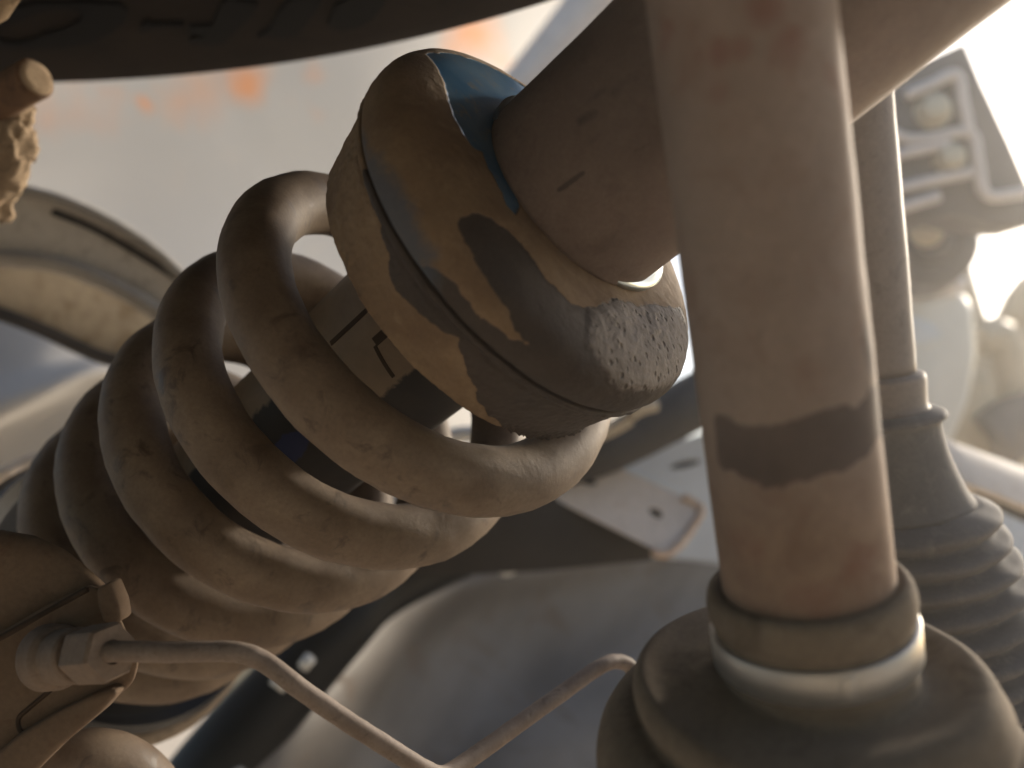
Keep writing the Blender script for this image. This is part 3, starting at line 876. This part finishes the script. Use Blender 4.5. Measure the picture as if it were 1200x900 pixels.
# ------------------------------------------------------------------ caliper casting at the lower left with the brake pipe
def caliper():
    z = .195
    t = thing('brake_caliper', 'rusty brown caliper casting in the lower left corner', 'brake caliper', P(40, 780, z))
    # domed upper body
    dome = [(-60, 612), (0, 617), (40, 624), (75, 640), (105, 664), (124, 682), (132, 715), (60, 760), (0, 790), (-60, 815)]
    v, f = prism([P(x, y, z + .001) for x, y in dome], DV(30, 740, .03), .006, 6, jitter=.0006, js=60)
    mesh_obj('body', v, f, M['cast'], t)
    lug = [(-60, 770), (0, 741), (50, 713), (106, 683), (122, 690), (140, 720), (150, 745), (163, 775), (158, 800), (128, 826), (84, 858), (36, 905), (0, 940), (-60, 960)]
    v, f = prism([P(x, y, z - .005) for x, y in lug], DV(60, 800, .022), .0022, 4, jitter=.0005, js=70)
    mesh_obj('lug', v, f, M['cast'], t)
    step = [(112, 690), (128, 682), (138, 706), (142, 726), (136, 732), (120, 730), (114, 712)]
    v, f = prism([P(x, y, z - .008) for x, y in step], (0, 0, -.006), .0008, 2)
    mesh_obj('stop_block', v, f, M['cast'], t)
    low = [(-60, 930), (20, 862), (60, 838), (100, 818), (130, 806), (140, 812), (116, 836), (70, 876), (30, 915), (-40, 980)]
    v, f = prism([P(x, y, z - .0085) for x, y in low], (0, 0, -.006), .0018, 3, jitter=.0004, js=80)
    mesh_obj('lower_ridge', v, f, M['cast'], t)
    V, Fc = sweep(catmull([P(60, 808, z - .0051), P(34, 830, z - .0051), P(22, 842, z - .0051), P(24, 856, z - .0051), P(36, 862, z - .0051)], 8), .0005, 10)
    mesh_obj('casting_seam', V, Fc, M['slit'], t)
    V, Fc = sweep(catmull([P(-60, 777, z - .0046), P(0, 748, z - .0046), P(50, 720, z - .0046), P(104, 690, z - .0046)], 8), .0007, 10)
    mesh_obj('casting_seam', V, Fc, M['slit'], t)
    # round boss
    ax = P(150, 764, .176) - P(60, 772, .190)
    fr = frame_of(ax)
    b0 = P(56, 771, .1875)
    k = .18 / F
    V, Fc, _, _ = lathe(b0, fr, [(0, 40 * k), (.004, 39 * k), (.0050, 36 * k), (.0054, 33 * k), (.0110, 33 * k), (.0117, 31 * k), (.0117, 20 * k)], 64, 30)
    V = V + np.stack([nz(V, 150, 3)] * 3, 1) * .0003
    mesh_obj('boss', V, Fc, M['fitting'], t)
    return b0, fr
B0, BF = caliper()

def lower_hose():
    V, Fc = sweep(catmull([P(20, 940, .21), P(60, 912, .215), P(105, 900, .22), P(150, 915, .225), P(190, 960, .23)], 8), .0095, 32, True, .0003, 90)
    tag(mesh_obj('rubber_hose', V, Fc, M['spring']), 'dusty brown hose bend at the bottom edge under the caliper', 'hose')
lower_hose()

def brake_pipe():
    a, e1, e2 = BF
    L0 = .0124
    t = thing('brake_pipe', 'thin bent dusty brake pipe with hex nut running along the bottom', 'brake pipe', B0 + a * .02)
    k = .178 / F
    # flare nut with six flats, open slot facing the lens
    V, Fc = [], []
    rings = [(L0 + .0005, 20), (L0 + .0005, 30), (L0 + .0012, 34), (L0 + .0094, 34.5), (L0 + .0104, 31), (L0 + .0104, 14)]
    ns = 48
    for s, r in rings:
        for j in range(ns):
            p = 2 * np.pi * j / ns
            q = ((p + np.pi / 6) % (np.pi / 3)) - np.pi / 6
            rr = r * (.90 / np.cos(q)) if r > 20 else r
            V.append(B0 + a * s + min(rr, r * 1.02) * k * (np.cos(p) * e1 + np.sin(p) * e2))
    for i in range(len(rings) - 1):
        for j in range(ns):
            kk = (j + 1) % ns
            Fc.append((i * ns + j, i * ns + kk, (i + 1) * ns + kk, (i + 1) * ns + j))
    mesh_obj('hex_nut', V, Fc, M['fitting'], t, False)
    V, Fc, _, _ = lathe(B0, BF, [(L0 - .0016, 24 * k), (L0 - .0012, 25 * k), (L0 + .0006, 25 * k), (L0 + .0008, 24 * k)], 40)
    mesh_obj('washer', V, Fc, M['fitting'], t)
    st = B0 + a * (L0 + .004)
    pts = [st, B0 + a * (L0 + .0125), P(220, 764, .1765), P(262, 763, .178), P(288, 766, .179), P(310, 776, .180), P(340, 798, .181), P(380, 827, .184), P(430, 860, .188), P(478, 890, .193), P(500, 903, .197), P(515, 908, .201), P(530, 903, .205), P(560, 883, .212), P(620, 840, .226), P(680, 797, .240), P(706, 780, .246), P(722, 775, .250), P(736, 779, .253), P(743, 790, .256), P(748, 820, .26), P(750, 850, .264)]
    path = catmull(pts, 8)
    V, Fc = sweep(path, .00205, 20, True, .00012, 260)
    mesh_obj('pipe', V, Fc, M['pipe'], t)
brake_pipe()

# ------------------------------------------------------------------ grey floor pan, lower centre
def floor_pan():
    ctrl = [
        [P(200, 1050, .40), P(300, 860, .44), P(372, 770, .50), P(430, 705, .56), P(520, 668, .62), P(650, 650, .68), P(800, 610, .74), P(900, 560, .80)],
        [P(260, 1060, .405), P(345, 880, .445), P(405, 790, .505), P(462, 722, .565), P(550, 686, .625), P(670, 664, .685), P(812, 626, .745), P(910, 580, .80)],
        [P(330, 1080, .44), P(400, 920, .48), P(450, 830, .54), P(510, 764, .60), P(590, 722, .65), P(700, 694, .70), P(830, 654, .75), P(930, 610, .80)],
        [P(430, 1100, .45), P(480, 950, .50), P(530, 880, .55), P(580, 822, .60), P(650, 780, .65), P(740, 744, .69), P(850, 700, .74), P(950, 660, .79)],
        [P(560, 1120, .43), P(600, 1000, .46), P(640, 930, .50), P(690, 880, .55), P(750, 840, .60), P(820, 800, .65), P(900, 760, .70), P(1000, 720, .76)],
        [P(760, 1150, .40), P(800, 1050, .43), P(840, 1000, .46), P(880, 950, .50), P(930, 910, .55), P(980, 870, .60), P(1040, 830, .66), P(1120, 790, .72)],
    ]
    V, Fc = grid_sheet(ctrl, 12, 12)
    o = mesh_obj('floor_pan', V, Fc, M['panel'])
    md = o.modifiers.new('thickness', 'SOLIDIFY'); md.thickness = .002; md.offset = 0
    tag(o, 'smooth grey sheet metal floor pan below the bracket, blurred', 'floor pan')
    V, Fc = sweep(catmull(ctrl[0], 12), .006, 16)
    tag(mesh_obj('pan_lip', V, Fc, M['panel_lip'], o))
floor_pan()

def black_link():
    path = catmull([P(180, 1000, .43), P(262, 890, .44), P(330, 810, .455), P(398, 735, .47), P(450, 690, .49), P(560, 640, .54)], 10)
    V, Fc = sweep(path, np.linspace(.022, .014, len(path)), 40)
    tag(mesh_obj('black_link', V, Fc, M['blackpipe']), 'glossy black suspension link behind the lower end of the spring', 'suspension link')
    for x, y, r in ((362, 776, 8), (328, 800, 11)):
        pass
black_link()

def link_bolts():
    t = thing('link_clip', 'small pale clip on the black link under the spring', 'clip', P(360, 776, .43))
    V, Fc = sweep([P(355, 782, .428), P(364, 770, .428)], .003, 16); mesh_obj('tip', V, Fc, M['casing'], t)
    V, Fc = sweep([P(320, 794, .425), P(336, 806, .425)], .003, 16); mesh_obj('tip', V, Fc, M['casing'], t)
link_bolts()

# ------------------------------------------------------------------ bracket with two holes
def bracket():
    t = thing('channel_bracket', 'dusty steel channel bracket with two slots, behind the spring', 'bracket', P(720, 590, .52))
    def ell(cx, cy, rx, ry, rot, z, n=20):
        o = []
        for i in range(n):
            q = 2 * math.pi * i / n
            x, y = rx * math.cos(q), ry * math.sin(q)
            o.append((cx + x * math.cos(rot) - y * math.sin(rot), cy + x * math.sin(rot) + y * math.cos(rot)))
        return o
    def zz(x, y): return .50 + (x - 640) * .00012 - (y - 560) * .0004
    strip = [(610, 520), (660, 528), (690, 536), (720, 546), (770, 568), (815, 590), (824, 602), (806, 622), (790, 640), (776, 648), (740, 630), (700, 610), (640, 580), (590, 560)]
    hs = [[P(x, y, zz(x, y)) for x, y in ell(687, 562, 13, 5.5, .35, 0)], [P(x, y, zz(x, y)) for x, y in ell(769, 601, 9, 5, .5, 0)]]
    v, f = prism([P(x, y, zz(x, y)) for x, y in strip], (0, -.0008, -.0025), .0, 1, hs)
    mesh_obj('top_flange', v, f, M['bracket'], t, False)
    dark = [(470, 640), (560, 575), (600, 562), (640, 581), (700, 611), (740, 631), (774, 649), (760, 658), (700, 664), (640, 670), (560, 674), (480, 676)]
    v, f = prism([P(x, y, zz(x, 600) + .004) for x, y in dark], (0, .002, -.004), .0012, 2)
    mesh_obj('side_web', v, f, M['bracket_shade'], t)
    for x, y, rx in ((577, 652, 13), (594, 662, 14), (570, 662, 8)):
        V, Fc, _, _ = lathe(P(x, y, .492), frame_of([.2, .3, 1.0]), smooth_prof([(-.004, rx * .00045), (.002, rx * .00045), (.004, rx * .0003), (.0046, .0002)], 3), 20)
        mesh_obj('bolt_head', V, Fc, M['casing'], t)
    V, Fc = sweep(catmull([P(x, y, zz(x, y) - .001) for x, y in [(800, 582), (821, 596), (812, 617), (794, 640), (776, 650), (764, 646)]], 6), .0024, 14, True, .0006, 200)
    mesh_obj('rusty_corner', V, Fc, M['rust_tan'], t)
    # backing plate seen under the holes
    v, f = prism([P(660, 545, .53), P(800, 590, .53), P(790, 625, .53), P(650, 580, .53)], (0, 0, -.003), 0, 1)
    mesh_obj('back_plate', v, f, M['bracket_shade'], t)
bracket()

def side_plate():
    t = thing('side_plate', 'pale bluish plate with a slot, between bracket and drive shaft', 'plate', P(800, 560, .60))
    n = 20
    hole = [P(803 + 19 * math.cos(2 * math.pi * i / n), 543 - 4 * math.cos(2 * math.pi * i / n) + 5 * math.sin(2 * math.pi * i / n), .60) for i in range(n)]
    v, f = prism([P(x, y, .60) for x, y in [(700, 556), (730, 540), (780, 522), (860, 495), (1000, 470), (1000, 640), (860, 660), (760, 650), (700, 600)]], (0, -.002, -.003), 0, 1, [hole])
    mesh_obj('sheet', v, f, M['blue_plate'], t, False)
    v, f = prism([P(775, 530, .61), P(840, 520, .61), P(840, 560, .61), P(775, 560, .61)], (0, 0, -.003), 0, 1)
    mesh_obj('slot_backing', v, f, M['hose'], t, False)
side_plate()

def dark_hose():
    path = catmull([P(560, 520, .50), P(640, 545, .50), P(690, 535, .50), P(740, 512, .51), P(790, 484, .52), P(860, 450, .54), P(960, 420, .56)], 8)
    V, Fc = sweep(path, np.linspace(.010, .019, len(path)), 30)
    tag(mesh_obj('dark_hose', V, Fc, M['hose']), 'thick dark hose behind the muddy cup, above the bracket', 'hose')
    t = thing('hose_clip', 'small tan clip on the dark hose beside the muddy cup', 'clip', P(752, 478, .48))
    V, Fc = sweep(catmull([P(738, 486, .475), P(752, 478, .475), P(768, 474, .478)], 5), .0038, 16); mesh_obj('band', V, Fc, M['tan_part'], t)
    V, Fc = sweep(catmull([P(700, 510, .478), P(722, 500, .478), P(738, 490, .478)], 5), .004, 16); mesh_obj('band', V, Fc, M['tan_part'], t)
dark_hose()

def small_bits():
    """pale parts glimpsed through the coils under the cup"""
    t = thing('link_end', 'pale link end glimpsed through the coils below the cup', 'link', P(560, 510, .5))
    V, Fc = sweep(catmull([P(515, 515, .45), P(540, 509, .45), P(560, 508, .45), P(575, 500, .45)], 5), .004, 16); mesh_obj('pin', V, Fc, M['casing'], t)
    V, Fc = sweep(catmull([P(585, 515, .47), P(605, 510, .47), P(630, 505, .47)], 5), .007, 16); mesh_obj('pin', V, Fc, M['casing'], t)
    V, Fc = sweep(catmull([P(440, 590, .45), P(462, 590, .45), P(480, 580, .45)], 5), .005, 16); mesh_obj('pin', V, Fc, M['casing'], t)
small_bits()

# ------------------------------------------------------------------ engine-side parts, right, far and blurred
def engine_side():
    z = .62
    k = z / F
    t = thing('black_mount', 'black ribbed mount with two bolts at the upper right, blurred', 'mount', P(1100, 160, z))
    pl = [(1036, 96), (1060, 82), (1131, 50), (1150, 95), (1185, 170), (1215, 240), (1215, 264), (1165, 264), (1120, 252), (1036, 262)]
    v, f = prism([P(x, y, z) for x, y in pl], (0, 0, -.05), .002, 2)
    mesh_obj('plate', v, f, M['eng_black'], t)
    ribs = [[(1062, 112), (1090, 100), (1120, 88), (1128, 120), (1136, 158)], [(1042, 154), (1062, 163), (1090, 162), (1136, 156), (1146, 190), (1156, 228), (1200, 226)], [(1042, 184), (1075, 176), (1112, 168)], [(1050, 222), (1090, 212), (1138, 202)], [(1050, 245), (1080, 236), (1100, 230)]]
    for r in ribs:
        V, Fc = sweep(catmull([P(x, y, z - .006) for x, y in r], 6), .0042, 12)
        mesh_obj('rib', V, Fc, M['eng_rib'], t)
    for x, y, r in ((1092, 131, 17), (1111, 187, 15)):
        V, Fc, _, _ = lathe(P(x, y, z - .001), frame_of([-.15, .05, 1.0]), smooth_prof([(0, r * k * 1.25), (.003, r * k * 1.25), (.0034, r * k), (.010, r * k * .95), (.012, r * k * .6), (.0123, .0002)], 3), 28)
        mesh_obj('bolt', V, Fc, M['bolt'], t)
    z2 = .72
    t = thing('pulley_housing', 'round blurred housing with tan hub right of the tie rod', 'housing', P(1090, 290, z2))
    fr = frame_of([-.25, .1, 1.0])
    V, Fc, _, _ = lathe(P(1090, 285, z2), fr, smooth_prof([(-.05, .036), (-.004, .036), (.002, .034), (.003, .024), (.001, .018), (.008, .016), (.010, .012), (.0105, .0003)], 4), 48)
    mesh_obj('drum', V, Fc, M['eng_black'], t)
    V, Fc, _, _ = lathe(P(1086, 271, z2 - .010), fr, smooth_prof([(-.006, .0125), (.004, .0125), (.007, .009), (.0075, .0003)], 3), 32)
    mesh_obj('hub', V, Fc, M['bolt'], t)
    z3 = .80
    t = thing('pale_casing', 'pale silver engine casing right of the tie rod collar', 'casing', P(1110, 430, z3))
    body = [(1020, 352), (1070, 346), (1130, 335), (1146, 360), (1150, 420), (1140, 470), (1120, 520), (1060, 560), (1000, 560)]
    v, f = prism([P(x, y, z3) for x, y in body], (0, 0, -.08), .012, 5)
    mesh_obj('shell', v, f, M['casing'], t)
    V, Fc = sweep(catmull([P(1030, 350, z3 - .004), P(1070, 344, z3 - .004), P(1130, 332, z3 - .004)], 6), .007, 14)
    mesh_obj('rim', V, Fc, M['eng_rib'], t)
    v, f = prism([P(x, y, z3 - .003) for x, y in [(1050, 372), (1072, 371), (1092, 378), (1106, 394), (1084, 402), (1050, 402)]], (0, 0, -.004), .001, 2)
    mesh_obj('window', v, f, M['blue_plate'], t)
    v, f = prism([P(x, y, .86) for x, y in [(1060, 500), (1110, 440), (1165, 430), (1172, 500), (1165, 540), (1060, 560)]], (0, 0, -.06), .012, 4)
    tag(mesh_obj('tan_block', v, f, M['tan_part']), 'tan blurred block behind the pale casing', 'block')
    V, Fc = sweep(catmull([P(1150, 400, .88), P(1172, 396, .88), P(1184, 425, .88), (P(1190, 470, .88)), P(1180, 500, .88)], 6), .016, 20)
    tag(mesh_obj('tan_duct', V, Fc, M['tan_part']), 'curved tan duct at the right edge under the bright gap', 'duct')
    V, Fc = sweep(catmull([P(1160, 520, .86), P(1190, 500, .86), P(1240, 490, .86)], 6), .03, 24)
    tag(mesh_obj('dark_drum', V, Fc, M['eng_black']), 'dark rounded drum at the right edge above the pale plate', 'drum')
    n_ = 18
    hole = [P(1186 + 14 * math.cos(2 * math.pi * i / n_), 381 + 7 * math.sin(2 * math.pi * i / n_), .98) for i in range(n_)]
    v, f = prism([P(x, y, .98) for x, y in [(1090, 300), (1130, 282), (1140, 318), (1150, 352), (1156, 372), (1176, 372), (1188, 345), (1206, 322), (1280, 310), (1280, 640), (1090, 640)]], (0, 0, -.02), .004, 3, [hole])
    tag(mesh_obj('rear_panel', v, f, M['tan_part']), 'tan blurred panel with a notched top edge under the bright gap at the right', 'panel')
    t = thing('ledge_plate', 'pale flat plate at the right edge beside the bellows', 'plate', P(1170, 560, .45))
    v, f = prism([P(x, y, zz) for x, y, zz in [(1090, 505, .50), (1120, 518, .50), (1215, 552, .50), (1260, 570, .50), (1260, 618, .47), (1165, 578, .47), (1130, 565, .47)]], (0, -.003, -.004), .001, 2)
    mesh_obj('sheet', v, f, M['bracket'], t)
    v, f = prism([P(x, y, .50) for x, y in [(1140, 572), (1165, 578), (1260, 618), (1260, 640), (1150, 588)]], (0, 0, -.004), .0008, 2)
    mesh_obj('shadow_gap', v, f, M['hose'], t)  # solid dark strip, shade of the gap put into its colour
    v, f = prism([P(x, y, .56) for x, y in [(1080, 570), (1150, 585), (1300, 640), (1300, 900), (1080, 900)]], (0, 0, -.004), .001, 2)
    tag(mesh_obj('blue_sheet', v, f, M['blue_plate']), 'pale blue sheet behind the ribbed bellows at the right edge', 'sheet')
engine_side()

def flare_haze():  # volume added to imitate a lens flare veil over the right side
    m = bpy.data.materials.new('flare_veil'); m.use_nodes = True
    n = m.node_tree; n.nodes.clear()
    o = n.nodes.new('ShaderNodeOutputMaterial'); v = n.nodes.new('ShaderNodeVolumePrincipled')
    v.inputs['Color'].default_value = (.95, .93, .9, 1); v.inputs['Density'].default_value = .065; v.inputs['Anisotropy'].default_value = .74
    n.links.new(v.outputs[0], o.inputs['Volume'])
    g = 2.7
    x0, x1, y0, y1, z0, z1 = -g, g, -g, g, -1, 1.4
    vv = [(x0, y0, z0), (x1, y0, z0), (x1, y1, z0), (x0, y1, z0), (x0, y0, z1), (x1, y0, z1), (x1, y1, z1), (x0, y1, z1)]
    f = [(3, 2, 1, 0), (4, 5, 6, 7), (0, 1, 5, 4), (1, 2, 6, 5), (2, 3, 7, 6), (3, 0, 4, 7)]
    tag(mesh_obj('flare_haze', vv, f, m, None, False, cam_space=False), kind='stuff')
flare_haze()
